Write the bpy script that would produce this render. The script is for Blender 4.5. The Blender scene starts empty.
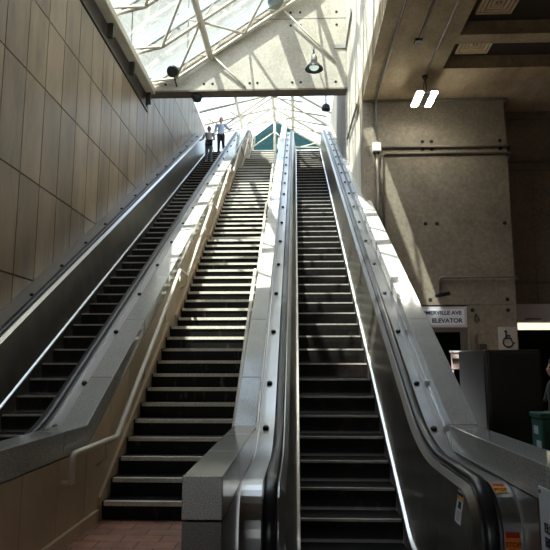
import bpy, bmesh, math, random
from mathutils import Vector, Matrix
random.seed(7)
sc = bpy.context.scene
COL = sc.collection
R = math.radians
T30 = math.tan(R(30))

# ------------------------------------------------------------------ camera
cam_d = bpy.data.cameras.new('camera'); cam = bpy.data.objects.new('camera', cam_d); COL.objects.link(cam)
cam.location = (0, 0, 1.6)
cam.rotation_euler = (R(98.5), 0, math.atan(22 / (590 / math.cos(R(8.5)))))
cam_d.sensor_width = 36; cam_d.lens = 590 / 550 * 36; cam_d.clip_end = 500
sc.camera = cam

# ------------------------------------------------------------------ light
SUN_DIR = Vector((0.33, 0.36, -1.0))
w = bpy.data.worlds.new('sky'); sc.world = w; w.use_nodes = True
nt = w.node_tree; nt.nodes.clear()
wo = nt.nodes.new('ShaderNodeOutputWorld'); bg = nt.nodes.new('ShaderNodeBackground'); sk = nt.nodes.new('ShaderNodeTexSky')
sk.sky_type = 'NISHITA'; sk.sun_disc = False; sk.sun_elevation = R(64); sk.sun_rotation = R(220)
sk.air_density = 1.0; sk.dust_density = 2.5; sk.ozone_density = 1.0
mixw = nt.nodes.new('ShaderNodeMix'); mixw.data_type = 'RGBA'
mixw.inputs[0].default_value = 0.35; mixw.inputs[7].default_value = (7, 7.2, 7.4, 1)
nt.links.new(sk.outputs[0], mixw.inputs[6]); nt.links.new(mixw.outputs[2], bg.inputs[0])
bg.inputs[1].default_value = 0.5
nt.links.new(bg.outputs[0], wo.inputs[0])
sd = bpy.data.lights.new('sun', 'SUN'); sun = bpy.data.objects.new('sun', sd); COL.objects.link(sun)
sd.energy = 10.0; sd.angle = R(0.53); sd.color = (1, 0.95, 0.86)
sun.location = (-10, -10, 40); sun.rotation_euler = SUN_DIR.to_track_quat('-Z', 'Y').to_euler()

sc.view_settings.view_transform = 'Standard'; sc.view_settings.look = 'None'
sc.view_settings.gamma = 1; sc.view_settings.use_curve_mapping = False
sc.view_settings.exposure = 0.62
sc.cycles.use_denoising = True
sc.cycles.max_bounces = 10; sc.cycles.diffuse_bounces = 6; sc.cycles.transparent_max_bounces = 24
sc.cycles.sample_clamp_indirect = 6

# ------------------------------------------------------------------ materials
MATS = {}
def new_mat(name):
    m = bpy.data.materials.new(name); m.use_nodes = True; m.node_tree.nodes.clear(); MATS[name] = m
    return m, m.node_tree.nodes, m.node_tree.links
def solid(name, col, rough=.5, metal=0, var=.12, scale=3, stretch=(1, 1, 1), fine=0, finescale=120, bump=0, emit=None, spec=.5, dirt=None, tint=False):
    """Principled with two procedural noises: broad mottling and a fine grain; tint reads the mesh's own 'tint' attribute."""
    m, N, L = new_mat(name)
    out = N.new('ShaderNodeOutputMaterial'); p = N.new('ShaderNodeBsdfPrincipled'); L.new(p.outputs[0], out.inputs[0])
    tc = N.new('ShaderNodeNewGeometry'); mp = N.new('ShaderNodeMapping'); mp.inputs['Scale'].default_value = stretch
    L.new(tc.outputs['Position'], mp.inputs[0])
    n1 = N.new('ShaderNodeTexNoise'); n1.inputs['Scale'].default_value = scale; n1.inputs['Detail'].default_value = 6
    n1.inputs['Roughness'].default_value = .62
    L.new(mp.outputs[0], n1.inputs['Vector'])
    r = N.new('ShaderNodeMapRange'); r.inputs[1].default_value = .25; r.inputs[2].default_value = .75
    r.inputs[3].default_value = 1 - var; r.inputs[4].default_value = 1 + var
    L.new(n1.outputs[0], r.inputs[0])
    val = r.outputs[0]
    if fine:
        n2 = N.new('ShaderNodeTexNoise'); n2.inputs['Scale'].default_value = finescale; n2.inputs['Detail'].default_value = 2
        L.new(tc.outputs['Position'], n2.inputs['Vector'])
        r2 = N.new('ShaderNodeMapRange'); r2.inputs[1].default_value = .3; r2.inputs[2].default_value = .7
        r2.inputs[3].default_value = 1 - fine; r2.inputs[4].default_value = 1 + fine
        L.new(n2.outputs[0], r2.inputs[0])
        mu = N.new('ShaderNodeMath'); mu.operation = 'MULTIPLY'; L.new(val, mu.inputs[0]); L.new(r2.outputs[0], mu.inputs[1]); val = mu.outputs[0]
    if tint:
        at = N.new('ShaderNodeAttribute'); at.attribute_name = 'tint'
        mu = N.new('ShaderNodeMath'); mu.operation = 'MULTIPLY'; L.new(val, mu.inputs[0]); L.new(at.outputs['Fac'], mu.inputs[1]); val = mu.outputs[0]
    cb = N.new('ShaderNodeCombineXYZ')
    for i in range(3): L.new(val, cb.inputs[i])
    mx = N.new('ShaderNodeMix'); mx.data_type = 'RGBA'; mx.blend_type = 'MULTIPLY'; mx.inputs[0].default_value = 1
    mx.inputs[6].default_value = (*col, 1); L.new(cb.outputs[0], mx.inputs[7])
    c = mx.outputs[2]
    if dirt:
        dcol, dscale, lo, hi, dst = dirt
        mp2 = N.new('ShaderNodeMapping'); mp2.inputs['Scale'].default_value = dst; L.new(tc.outputs['Position'], mp2.inputs[0])
        n3 = N.new('ShaderNodeTexNoise'); n3.inputs['Scale'].default_value = dscale; n3.inputs['Detail'].default_value = 8; n3.inputs['Roughness'].default_value = .7
        L.new(mp2.outputs[0], n3.inputs['Vector'])
        r3 = N.new('ShaderNodeMapRange'); r3.inputs[1].default_value = lo; r3.inputs[2].default_value = hi
        L.new(n3.outputs[0], r3.inputs[0])
        m3 = N.new('ShaderNodeMix'); m3.data_type = 'RGBA'; L.new(r3.outputs[0], m3.inputs[0]); L.new(c, m3.inputs[6]); m3.inputs[7].default_value = (*dcol, 1)
        c = m3.outputs[2]
    L.new(c, p.inputs['Base Color'])
    p.inputs['Roughness'].default_value = rough; p.inputs['Metallic'].default_value = metal
    p.inputs['Specular IOR Level'].default_value = spec
    if bump:
        b = N.new('ShaderNodeBump'); b.inputs['Strength'].default_value = bump; b.inputs['Distance'].default_value = .01
        L.new(n1.outputs[0], b.inputs['Height']); L.new(b.outputs[0], p.inputs['Normal'])
    if emit:
        p.inputs['Emission Color'].default_value = (*emit[0], 1); p.inputs['Emission Strength'].default_value = emit[1]
    return m
solid('tan_stone', (.25, .18, .11), .42, var=.30, scale=1.3, stretch=(1, 1, .45), fine=.12, finescale=70, tint=True, dirt=((.085, .06, .038), 1.9, .47, .78, (1, 1, .22)))
solid('divider_stone', (.54, .42, .28), .45, var=.16, scale=2.2, stretch=(1, 1, .6), fine=.1, finescale=90, tint=True)
solid('pale_concrete', (.40, .37, .31), .8, var=.22, scale=1.1, fine=.14, finescale=16, bump=.3, dirt=((.30, .27, .21), 2.2, .55, .8, (1, 1, .22)))
solid('dimmed_concrete', (.25, .24, .215), .85, var=.2, scale=1.1, fine=.14, finescale=16, dirt=((.14, .13, .115), 2.2, .5, .8, (1, 1, .22)))  # gable concrete in a darker colour, so full sun doesn't bleach it
solid('wall_concrete', (.20, .172, .125), .8, var=.26, scale=.9, fine=.18, finescale=14, bump=.3, dirt=((.10, .085, .06), 22, .66, .74, (1, 1, 1)))
solid('ceiling_concrete', (.40, .32, .205), .85, var=.25, scale=1.2, fine=.12, finescale=20, bump=.2, dirt=((.16, .12, .075), 1.5, .5, .8, (1, .3, 1)))
solid('fluted_concrete', (.52, .475, .39), .85, var=.2, scale=1.5, stretch=(3, 3, .25), fine=.15, finescale=25, bump=.3, dirt=((.27, .23, .17), 5, .55, .75, (2, 2, .12)))
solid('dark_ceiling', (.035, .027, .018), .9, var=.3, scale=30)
solid('granite', (.40, .40, .375), .10, var=.08, scale=2, fine=.6, finescale=190, spec=.7)
solid('dark_granite', (.105, .095, .08), .3, var=.1, scale=2, fine=.6, finescale=150)
solid('fascia_granite', (.20, .18, .135), .12, var=.1, scale=2, fine=.4, finescale=190)
solid('black_granite', (.010, .009, .008), .45, spec=.16, var=.3, scale=4, dirt=((.20, .19, .175), 9, .58, .85, (1, .5, .22)))
solid('tread_granite', (.035, .034, .033), .3, var=.3, scale=8)
solid('nosing_strip', (.70, .67, .58), .45, var=.15, scale=6, fine=.2, finescale=60)
solid('stainless', (.46, .46, .46), .30, 1.0, var=.12, scale=3, stretch=(1, .2, .2), fine=.06, finescale=150)
solid('panel_steel', (.32, .295, .25), .30, .9, var=.2, scale=2.5, fine=.08, finescale=80)
solid('bright_trim', (.80, .80, .79), .36, .8, var=.08)
solid('black_rubber', (.018, .019, .024), .3, var=.2)
solid('step_metal', (.010, .009, .008), .55, 0, spec=.14, var=.35, scale=5, stretch=(1, 1, .5), fine=.25, finescale=60, dirt=((.06, .048, .038), 6, .55, .85, (1, 1, .5)))
solid('step_edge', (.38, .36, .33), .5, .2, var=.25, scale=12)
solid('frame_paint', (.56, .52, .42), .5, var=.12, scale=4)
solid('rafter_paint', (.34, .39, .43), .4, var=.12, scale=4)
solid('dark_steel', (.055, .045, .035), .5, .3, var=.3, scale=2)
solid('soffit_steel', (.12, .095, .065), .6, var=.3, scale=2.5)
solid('galvanised', (.28, .27, .25), .42, .7, var=.25, scale=5)
solid('conduit_paint', (.16, .14, .11), .5, .3, var=.2, scale=5)
solid('handrail_paint', (.70, .64, .53), .4, var=.08)
solid('hole_dark', (.012, .011, .010), .9)
solid('black_paint', (.012, .012, .012), .35)
solid('lamp_glass', (.7, .85, .8), .15, emit=((.8, 1, .92), .35))
solid('tube_glow', (1, 1, 1), .4, emit=((1, .95, .82), 40.0))
solid('strip_glow', (1, .95, .75), .4, emit=((1, .93, .66), .85))
solid('lamp_grey', (.3, .3, .3), .4, .4)
solid('sign_white', (.72, .75, .80), .35, var=.04)
solid('sign_blue', (.02, .028, .06), .4)
solid('sign_grey', (.5, .48, .5), .4, var=.06)
solid('acc_grey', (.42, .40, .35), .5, var=.08)
solid('orange', (.78, .22, .025), .4)
solid('red', (.42, .03, .015), .4)
solid('yellow', (.75, .42, .03), .4)
solid('cabinet_grey', (.045, .042, .036), .38, var=.2, scale=4, fine=.15, finescale=120)
solid('box_green', (.04, .16, .125), .4, var=.15)
solid('stone_light', (.62, .60, .55), .6, var=.12, scale=3)
solid('skin', (.50, .27, .18), .5, var=.06)
solid('lips', (.30, .12, .09), .5)
solid('skin_brown', (.27, .12, .07), .5, var=.06)
solid('hair_dark', (.012, .009, .008), .45)
solid('hair_auburn', (.10, .035, .02), .45)
solid('hair_grey', (.20, .16, .13), .5)
solid('shirt_blue', (.58, .66, .80), .7, var=.06)
solid('trousers_dark', (.02, .022, .03), .8)
solid('jacket_pale', (.46, .42, .38), .8, var=.1)
solid('jeans', (.22, .25, .29), .85, var=.15)
solid('coat_dark', (.02, .018, .02), .8)
solid('bag_black', (.012, .012, .014), .5)
solid('shoe_white', (.7, .7, .68), .6)
solid('shoe_dark', (.03, .028, .025), .5)
solid('vent_cream', (.62, .50, .32), .5)
solid('paper_pink', (.62, .45, .42), .6, var=.2, scale=9)
def brick_mat():
    m, N, L = new_mat('brick_floor')
    out = N.new('ShaderNodeOutputMaterial'); p = N.new('ShaderNodeBsdfPrincipled'); L.new(p.outputs[0], out.inputs[0])
    g = N.new('ShaderNodeNewGeometry'); b = N.new('ShaderNodeTexBrick')
    b.inputs['Scale'].default_value = 1; b.inputs['Brick Width'].default_value = .36; b.inputs['Row Height'].default_value = .2
    b.inputs['Mortar Size'].default_value = .006; b.inputs['Color1'].default_value = (.42, .20, .13, 1); b.inputs['Color2'].default_value = (.26, .14, .10, 1)
    b.inputs['Mortar'].default_value = (.05, .04, .035, 1)
    L.new(g.outputs['Position'], b.inputs['Vector'])
    n = N.new('ShaderNodeTexNoise'); n.inputs['Scale'].default_value = 9; n.inputs['Detail'].default_value = 6; L.new(g.outputs['Position'], n.inputs['Vector'])
    mx = N.new('ShaderNodeMix'); mx.data_type = 'RGBA'; mx.blend_type = 'OVERLAY'; mx.inputs[0].default_value = .6
    L.new(b.outputs[0], mx.inputs[6]); L.new(n.outputs[0], mx.inputs[7]); L.new(mx.outputs[2], p.inputs['Base Color'])
    p.inputs['Roughness'].default_value = .45
brick_mat()
def glass_mat(name, tint, gloss=.12):
    m, N, L = new_mat(name)
    out = N.new('ShaderNodeOutputMaterial'); mix = N.new('ShaderNodeMixShader'); t = N.new('ShaderNodeBsdfTransparent'); g = N.new('ShaderNodeBsdfGlossy')
    lw = N.new('ShaderNodeLayerWeight'); lw.inputs[0].default_value = .25
    fr = N.new('ShaderNodeMapRange'); fr.inputs[3].default_value = .02; fr.inputs[4].default_value = .4; L.new(lw.outputs['Facing'], fr.inputs[0])
    t.inputs[0].default_value = (*tint, 1); g.inputs['Roughness'].default_value = .03
    L.new(fr.outputs[0], mix.inputs[0]); L.new(t.outputs[0], mix.inputs[1]); L.new(g.outputs[0], mix.inputs[2]); L.new(mix.outputs[0], out.inputs[0])
glass_mat('roof_glass', (.90, .95, .95))
glass_mat('teal_glass', (.13, .22, .21))

# ------------------------------------------------------------------ mesh helpers
class MB:
    def __init__(s): s.bm = bmesh.new(); s.lay = s.bm.faces.layers.float.new('tint')
    def _f(s, vs, smooth=False, tint=1.0):
        try: f = s.bm.faces.new(vs)
        except ValueError: return None
        f.smooth = smooth
        f[s.lay] = tint
        return f
    def box(s, x0, x1, y0, y1, z0, z1, tint=1.0, rot=None):
        vs = [Vector((x, y, z)) for x in (x0, x1) for y in (y0, y1) for z in (z0, z1)]
        if rot is not None:
            c = Vector(((x0 + x1) / 2, (y0 + y1) / 2, (z0 + z1) / 2)); vs = [c + rot @ (v - c) for v in vs]
        v = [s.bm.verts.new(p) for p in vs]
        for q in ((0, 1, 3, 2), (4, 6, 7, 5), (0, 4, 5, 1), (2, 3, 7, 6), (0, 2, 6, 4), (1, 5, 7, 3)): s._f([v[i] for i in q], tint=tint)
        return s
    def prism(s, poly, x0, x1, axis='x', tint=1.0, smooth=False):
        """poly: (y,z) pairs extruded in x; axis 'y': (x,z) pairs extruded in y; axis 'z': (x,y) pairs extruded in z."""
        def P(a, b, t): return {'x': (t, a, b), 'y': (a, t, b), 'z': (a, b, t)}[axis]
        A = [s.bm.verts.new(P(a, b, x0)) for a, b in poly]; B = [s.bm.verts.new(P(a, b, x1)) for a, b in poly]
        n = len(poly)
        s._f(A, tint=tint); s._f(B[::-1], tint=tint)
        for i in range(n): s._f([A[i], B[i], B[(i + 1) % n], A[(i + 1) % n]], smooth, tint)
        return s
    def tube(s, pts, r, n=8, closed=False):
        pts = [Vector(p) for p in pts]; rings = []
        up0 = None
        for i, p in enumerate(pts):
            if i == 0: t = pts[1] - p
            elif i == len(pts) - 1: t = p - pts[i - 1]
            else: t = (pts[i + 1] - p).normalized() + (p - pts[i - 1]).normalized()
            t.normalize()
            if up0 is None:
                up0 = t.orthogonal().normalized()
            u = (up0 - t * up0.dot(t))
            if u.length < 1e-5: u = t.orthogonal()
            u.normalize(); up0 = u; v = t.cross(u)
            rr = r[i] if isinstance(r, (list, tuple)) else r
            rings.append([s.bm.verts.new(p + (u * math.cos(a) + v * math.sin(a)) * rr) for a in [2 * math.pi * k / n for k in range(n)]])
        for a, b in zip(rings, rings[1:]):
            for k in range(n): s._f([a[k], a[(k + 1) % n], b[(k + 1) % n], b[k]], True)
        s._f(rings[0][::-1]); s._f(rings[-1])
        return s
    def lathe(s, prof, c, n=20, axis=Vector((0, 0, 1))):
        """prof: (radius, height) along axis from c."""
        axis = Vector(axis).normalized(); u = axis.orthogonal().normalized(); v = axis.cross(u); c = Vector(c)
        rings = [[s.bm.verts.new(c + axis * h + (u * math.cos(2 * math.pi * k / n) + v * math.sin(2 * math.pi * k / n)) * max(r, 1e-4)) for k in range(n)] for r, h in prof]
        for a, b in zip(rings, rings[1:]):
            for k in range(n): s._f([a[k], a[(k + 1) % n], b[(k + 1) % n], b[k]], True)
        s._f(rings[0][::-1]); s._f(rings[-1])
        return s
    def sweep(s, path, sec, smooth=False, tint=1.0):
        """section points (x, n) carried along a path of (y, z) points; n is measured square to the path, to its left."""
        rings = []
        for i, (y, z) in enumerate(path):
            a = path[max(i - 1, 0)]; b = path[min(i + 1, len(path) - 1)]
            d1 = Vector((y - a[0], z - a[1])); d2 = Vector((b[0] - y, b[1] - z))
            if d1.length < 1e-6: d1 = d2
            if d2.length < 1e-6: d2 = d1
            d1.normalize(); d2.normalize(); t = d1 + d2
            t.normalize(); k = 1 / max(.5, t.dot(d1)); nn = Vector((-t.y, t.x)) * k
            rings.append([s.bm.verts.new((x, y + nn.x * q, z + nn.y * q)) for x, q in sec])
        m = len(sec)
        for a, b in zip(rings, rings[1:]):
            for k in range(m): s._f([a[k], a[(k + 1) % m], b[(k + 1) % m], b[k]], smooth, tint)
        s._f(rings[0][::-1], tint=tint); s._f(rings[-1], tint=tint)
        return s
    def build(s, name, mat, parent=None, bevel=0, origin=None):
        bmesh.ops.recalc_face_normals(s.bm, faces=s.bm.faces)
        me = bpy.data.meshes.new(name)
        if origin is not None: bmesh.ops.translate(s.bm, verts=s.bm.verts, vec=-Vector(origin))
        s.bm.to_mesh(me); s.bm.free()
        me.materials.append(MATS[mat])
        o = bpy.data.objects.new(name, me); COL.objects.link(o)
        if origin is not None: o.location = origin
        attach(o, parent)
        if bevel:
            b = o.modifiers.new('bevel', 'BEVEL'); b.width = bevel; b.segments = 2; b.limit_method = 'ANGLE'
        return o
ROOTW = {}
def world_of(o):
    v = Vector(o.location)
    while o.parent is not None:
        o = o.parent; v = v + Vector(o.location)
    return v
def attach(o, parent):
    if parent is not None:
        o.parent = parent; o.location = Vector(o.location) - world_of(parent)
def tag(o, label=None, cat=None, group=None, kind=None):
    if label: o['label'] = label
    if cat: o['category'] = cat
    if group: o['group'] = group
    if kind: o['kind'] = kind
    return o
def thing(name, label, cat, loc, group=None, kind=None):
    o = bpy.data.objects.new(name, None); COL.objects.link(o); o.location = loc; o.empty_display_size = .2
    return tag(o, label, cat, group, kind)
def struct(o, label, cat='wall'): return tag(o, label, cat, None, 'structure')
def copy_tree(o, parent=None, off=None):
    c = o.copy(); COL.objects.link(c)
    if parent is not None: c.parent = parent
    elif off is not None: c.location = Vector(o.location) + Vector(off)
    for ch in list(o.children): copy_tree(ch, c)
    return c
def text(body, size, loc, rot, mat, parent, name='lettering', align='LEFT', depth=.002, sx=1.0):
    cu = bpy.data.curves.new(name, 'FONT'); cu.body = body; cu.size = size; cu.align_x = align; cu.extrude = depth; cu.offset = size * .03
    o = bpy.data.objects.new(name, cu); COL.objects.link(o)
    bpy.context.view_layer.update()
    me = bpy.data.meshes.new_from_object(o.evaluated_get(bpy.context.evaluated_depsgraph_get()))
    bpy.data.objects.remove(o); bpy.data.curves.remove(cu)
    M = Matrix.Rotation(rot[2], 4, 'Z') @ Matrix.Rotation(rot[1], 4, 'Y') @ Matrix.Rotation(rot[0], 4, 'X') @ Matrix.Diagonal((sx, 1, 1, 1))
    me.transform(M); me.materials.clear(); me.materials.append(MATS[mat])
    ob = bpy.data.objects.new(name, me); COL.objects.link(ob); ob.location = loc; attach(ob, parent)
    return ob
def fillet(pts, r, n=6):
    """Round the corners of a 2-D or 3-D polyline."""
    P = [Vector(p) for p in pts]; out = [P[0]]
    for a, b, c in zip(P, P[1:], P[2:]):
        d1 = (a - b).normalized(); d2 = (c - b).normalized()
        ang = d1.angle(d2)
        if ang > math.pi - .01: out.append(b); continue
        q = min(r / math.tan(ang / 2), (a - b).length * .49, (c - b).length * .49)
        p0, p1 = b + d1 * q, b + d2 * q
        for k in range(n + 1):
            t = k / n; out.append((p0 * (1 - t) + b * t) * (1 - t) + (b * (1 - t) + p1 * t) * t)
    out.append(P[-1])
    return [tuple(p) for p in out]

# ------------------------------------------------------------------ key numbers of the place
Y0 = 6.445                      # where the escalators' nosing line crosses level 0
RUN = .3957; RISE = RUN * T30
ZTOP = 11.27; LOW = -.25
def zn(y): return (y - Y0) * T30
def yn(z): return Y0 + z / T30
YT = yn(ZTOP)
ZC = 7.82                       # underside of the concrete ceiling
YB = 13.4                       # concrete wall under the ceiling
YG = 17.2                       # gable beam
WL = -4.6                       # left wall
XR = 1.60                       # fluted wall
def roof_z(x): return 10.25 + .69 * (x + 4.5)

# ------------------------------------------------------------------ floors
struct(MB().box(-2.06, -.62, -7, 6.6, -.3, 0).build('floor', 'brick_floor'), 'worn red brick floor at the foot of the stairs', 'floor')
struct(MB().box(1.46, 12, -7, 22, -.3, 0).build('floor_hall', 'brick_floor'), 'brick floor of the dim hall beside the escalators', 'floor')
mb = MB(); mb.box(WL, -2.06, -7, 6.3, -.5, LOW - .01); mb.box(-.62, 1.46, -7, 6.3, -.5, LOW - .01)
struct(mb.build('floor_landing', 'dark_granite'), 'lower landing floor in front of the escalators', 'floor')
struct(MB().box(WL, XR, YT + .3, 30, ZTOP - .4, ZTOP).build('floor_upper', 'stone_light'), 'upper landing floor at the head of the stairs', 'floor')

# ------------------------------------------------------------------ left wall of tall stone panels
def panel_wall(y0, y1, zs, pw, x, face=.05, ph=0):
    mb = MB()
    mb.box(x - .35, x - face, y0, y1, zs[0], zs[-1], .08)
    y = y0 - ph; i = 0
    while y < y1:
        for a, b in zip(zs, zs[1:]):
            ya, yb = max(y, y0), min(y + pw, y1)
            if yb - ya > .03: mb.box(x - face, x, ya + .012, yb - .012, a + .013, b - .013, random.uniform(.82, 1.15))
        y += pw
    return mb
struct(panel_wall(-7, 17.2, [-.5, 1.3, 3.02, 4.75, 6.58, 7.95, 9.28], .755, WL, ph=.3).build('wall_left', 'tan_stone'), 'tall tan stone panel wall beside the far escalator')
struct(panel_wall(17.3, 29.6, [3.0, 4.75, 6.58, 8.3, 10, 11.6, 13.4], .755, WL - .02).build('wall_left_upper', 'tan_stone'), 'shadowed tan stone panel wall beyond the gable beam')
mb = MB(); mb.box(WL - .3, WL - .06, -7, 17.19, 9.3, 10.2); mb.box(WL - .05, WL + .03, -7, 17.19, 9.3, 9.36)
struct(mb.build('trim_1', 'dark_steel'), 'dark steel band along the top of the stone panel wall', 'trim')

# ------------------------------------------------------------------ gable wall across the stairwell
mb = MB()
xl = WL - .36
mb.prism([(xl, 10.0), (1.595, 10.0), (1.595, roof_z(1.595)), (xl, roof_z(xl))], YG, 17.62, axis='y')
gable = struct(mb.build('wall_far', 'pale_concrete'), 'pale concrete gable beam hanging across the stairwell under the skylight')
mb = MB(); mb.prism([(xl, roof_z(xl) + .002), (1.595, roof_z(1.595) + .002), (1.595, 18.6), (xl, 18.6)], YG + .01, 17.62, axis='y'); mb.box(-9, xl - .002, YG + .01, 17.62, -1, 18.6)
outer = struct(mb.build('wall_far_upper', 'dimmed_concrete'), 'concrete wall, colour dimmed against sun glare, rising above the glass roof, seen through the panes')
mb = MB(); mb.box(-1.3, 1.59, YG - .003, YG + .002, 12.318, 12.332); mb.build('joint_line', 'hole_dark', gable)
mb = MB()
for z_ in (13.9, 15.6): mb.box(-8, 1.59, YG + .006, YG + .012, z_, z_ + .03)
for x_ in (-5.2, -3.4): mb.box(x_, x_ + .03, YG + .006, YG + .012, 11.3, 18)
mb.build('joint_lines', 'hole_dark', outer)
mb = MB(); mb.box(WL, 1.595, YG - .02, 17.64, 9.95, 9.999)
struct(mb.build('trim_2', 'soffit_steel'), 'brown steel plate under the gable beam', 'trim')
def holes(pts, axis, plane, r, parent):
    mb = MB()
    for p in pts:
        if axis == 'y': mb.lathe([(r, 0), (r, .006), (r * .7, .006)], (p[0], plane, p[1]), 12, (0, -1, 0))
    return mb.build('tie_holes', 'hole_dark', parent)
holes([(x, z) for z in (12.1, 12.54) for x in (-3.7, -3.3, -1.42, -1.18, -.14, .16, 1.3)] + [(x, 10.2) for x in (-4.05, -2.85, -2.58, -1.42, -1.18, -.1, .16, 1.24)], 'y', YG, .042, gable)
holes([(x, z) for x in (-5.5, -4.9, -3.7, -3.1, -1.9, -1.5) for z in (13.65, 14.2, 15.4)], 'y', YG + .01, .05, outer)

# ------------------------------------------------------------------ fluted wall, upper storey and ceiling slab
def flutes(y0, y1, z0, z1):
    mb = MB(); y = y0
    poly = [(XR + .4, y0)]
    while y < y1 - .01:
        poly += [(XR + .035, y), (XR + .035, y + .03), (XR, y + .06), (XR, y + .17)]
        y += .19
    poly += [(XR + .035, y1), (XR + .4, y1)]
    return mb.prism(poly, z0, z1, axis='z')
struct(flutes(-7, YB, ZC + .02, 18.4).build('wall_right_upper', 'fluted_concrete'), 'sunlit ribbed concrete wall above the ceiling slab')
struct(flutes(YB + .71, YG - .01, 3.2, 18.4).build('wall_right', 'fluted_concrete'), 'ribbed concrete wall rising beside the upper escalator')
mb = MB(); mb.box(XR - .02, XR + .3, YG + .56, 29.6, 5, 12.6)
struct(mb.build('wall_right_far', 'pale_concrete'), 'concrete side wall beyond the gable beam')
mb = MB()
mb.box(XR, 3.15, -7, 14.8, ZC, ZC + .5)
mb.box(3.15, 12, 11.93, 14.8, ZC, ZC + .5)
mb.box(3.15, 12, -7, 11.93, 8.12, 8.5)
for y in (10.62, 9.0, 7.4, 5.8, 4.2, 2.6, 1.0, -.6): mb.box(3.15, 12, y, y + .33, ZC, 8.12)
ceil = struct(mb.build('ceiling', 'ceiling_concrete'), 'stained concrete ceiling with cross beams', 'ceiling')
mb = MB()
for a, b in ((10.95, 11.93), (9.33, 10.62), (7.73, 9.0), (6.13, 7.4)): mb.box(3.16, 12, a + .005, b - .005, 8.10, 8.125)
struct(mb.build('ceiling_panels', 'dark_ceiling'), 'black ceiling panels between the concrete cross beams', 'ceiling')
struct(MB().box(WL - .5, XR, -7, 5.7, 10.4, 10.9).build('ceiling_entry', 'ceiling_concrete'), 'concrete roof over the entry hall', 'ceiling')
mb = MB(); mb.box(WL - .5, 12, -7.4, -7, 2.4, 10.9); mb.box(WL - .5, -3.6, -7.4, -7, -.5, 2.4); mb.box(-.9, 12, -7.4, -7, -.5, 2.4)
struct(MB().box(-30, 40, -60, -7.4, -.6, -.3).build('ground', 'stone_light'), 'pale pavement outside the entrance', 'ground')
struct(mb.build('wall_rear', 'wall_concrete'), 'concrete wall behind the entry hall')
struct(MB().box(12, 12.4, -7.4, 22, -.5, 8.5).build('wall_hall_side', 'wall_concrete'), 'concrete side wall of the hall')

# ------------------------------------------------------------------ concrete wall under the ceiling
mb = MB()
D = YB + .7
mb.box(XR, 4.93, YB, D, 6.66, 7.12); mb.box(XR, 4.93, YB + .02, D, 7.125, ZC)
mb.box(XR, 4.93, YB, D, 2.90, 6.652); mb.box(3.84, 4.93, YB, D, 0, 2.892); mb.box(XR, 1.9, YB, D, 0, 2.892)
wb = struct(mb.build('wall_back', 'wall_concrete'), 'pitted grey concrete wall above the elevator opening')
holes([(x, z) for z in (6.57, 6.76) for x in (2.98, 3.19, 4.78)] + [(x, 4.78) for x in (2.98, 3.24, 4.78)] + [(x, z) for z in (3.02, 2.78) for x in (4.74,)] + [(3.02, 3.02), (3.95, 2.78)], 'y', YB, .045, wb)
mb = MB()
mb.box(4.93, 5.75, 14.2, 14.6, 2.92, ZC); mb.box(5.76, 12, 14.2, 14.6, 2.92, ZC); mb.box(8.6, 12, 14.2, 14.6, 0, 2.92)
struct(mb.build('wall_back_recess', 'wall_concrete'), 'set back concrete wall over the wide dark opening')
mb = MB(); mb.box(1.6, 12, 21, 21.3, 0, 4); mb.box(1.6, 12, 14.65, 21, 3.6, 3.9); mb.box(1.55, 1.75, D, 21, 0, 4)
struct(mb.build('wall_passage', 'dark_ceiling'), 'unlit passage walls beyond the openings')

# ------------------------------------------------------------------ front skylight
sky = thing('skylight', 'sloping glass skylight on pale tube trusses above the stairwell', 'skylight', (-4.5, 17, 10.25))
RY = [17.05 - 1.875 * i for i in range(7)]
for ya, yb in zip(RY, RY[1:]):
    MB().prism([(-4.5, roof_z(-4.5) + .06), (1.55, roof_z(1.55) + .06), (1.55, roof_z(1.55) + .075), (-4.5, roof_z(-4.5) + .075)], yb + .05, ya - .05, axis='y').build('glass_pane', 'roof_glass', sky)
DZ = .5
NX = [-3.7, -2.64, -1.58, -.52, .54]
def low(x, y): return (x, y, roof_z(x) - DZ)
for y in RY:
    mb = MB()
    mb.prism([(-4.45, roof_z(-4.45) - .20), (1.58, roof_z(1.58) - .20), (1.58, roof_z(1.58) + .05), (-4.45, roof_z(-4.45) + .05)], y - .05, y + .05, axis='y')
    mb.prism([(-4.5, roof_z(-4.5) + .06), (1.58, roof_z(1.58) + .06), (1.58, roof_z(1.58) + .11), (-4.5, roof_z(-4.5) + .11)], y - .05, y + .05, axis='y')
    mb.build('rafter', 'rafter_paint', sky)
    mb = MB(); mb.tube([(-4.42, y, roof_z(-4.5) - .12), low(-3.7, y), low(.54, y), (1.56, y, roof_z(1.5) - .1)], .05)
    for x in NX:
        mb.tube([low(x, y), (x - .5, y, roof_z(x - .5) - .05)], .03, 6); mb.tube([low(x, y), (x + .5, y, roof_z(x + .5) - .05)], .03, 6)
    mb.build('truss', 'frame_paint', sky)
for x in (-2.64, .54):
    MB().tube([low(x, 5.75), low(x, 17.12)], .095, 12).build('purlin', 'frame_paint', sky)
for ya, yb in zip(RY, RY[1:]):
    MB().tube([(-4.45, ya - .3, 10.1), low(-3.7, ya)], .036, 6).build('brace', 'frame_paint', sky)
    P = [low(-3.7, ya), low(-2.64, yb), low(-1.58, ya), low(-.52, yb), low(.54, ya)]
    for a, b in zip(P, P[1:]): MB().tube([a, b], .038, 6).build('brace', 'frame_paint', sky)
mb = MB().box(-4.62, -4.36, 5.7, 17.17, 9.86, 10.06)
mb.build('eave_beam', 'frame_paint', sky, bevel=.02)
for y in RY: MB().box(-4.60, -4.46, y - .05, y + .05, 9.50, 9.86).build('beam_bracket', 'dark_steel', sky)
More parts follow.
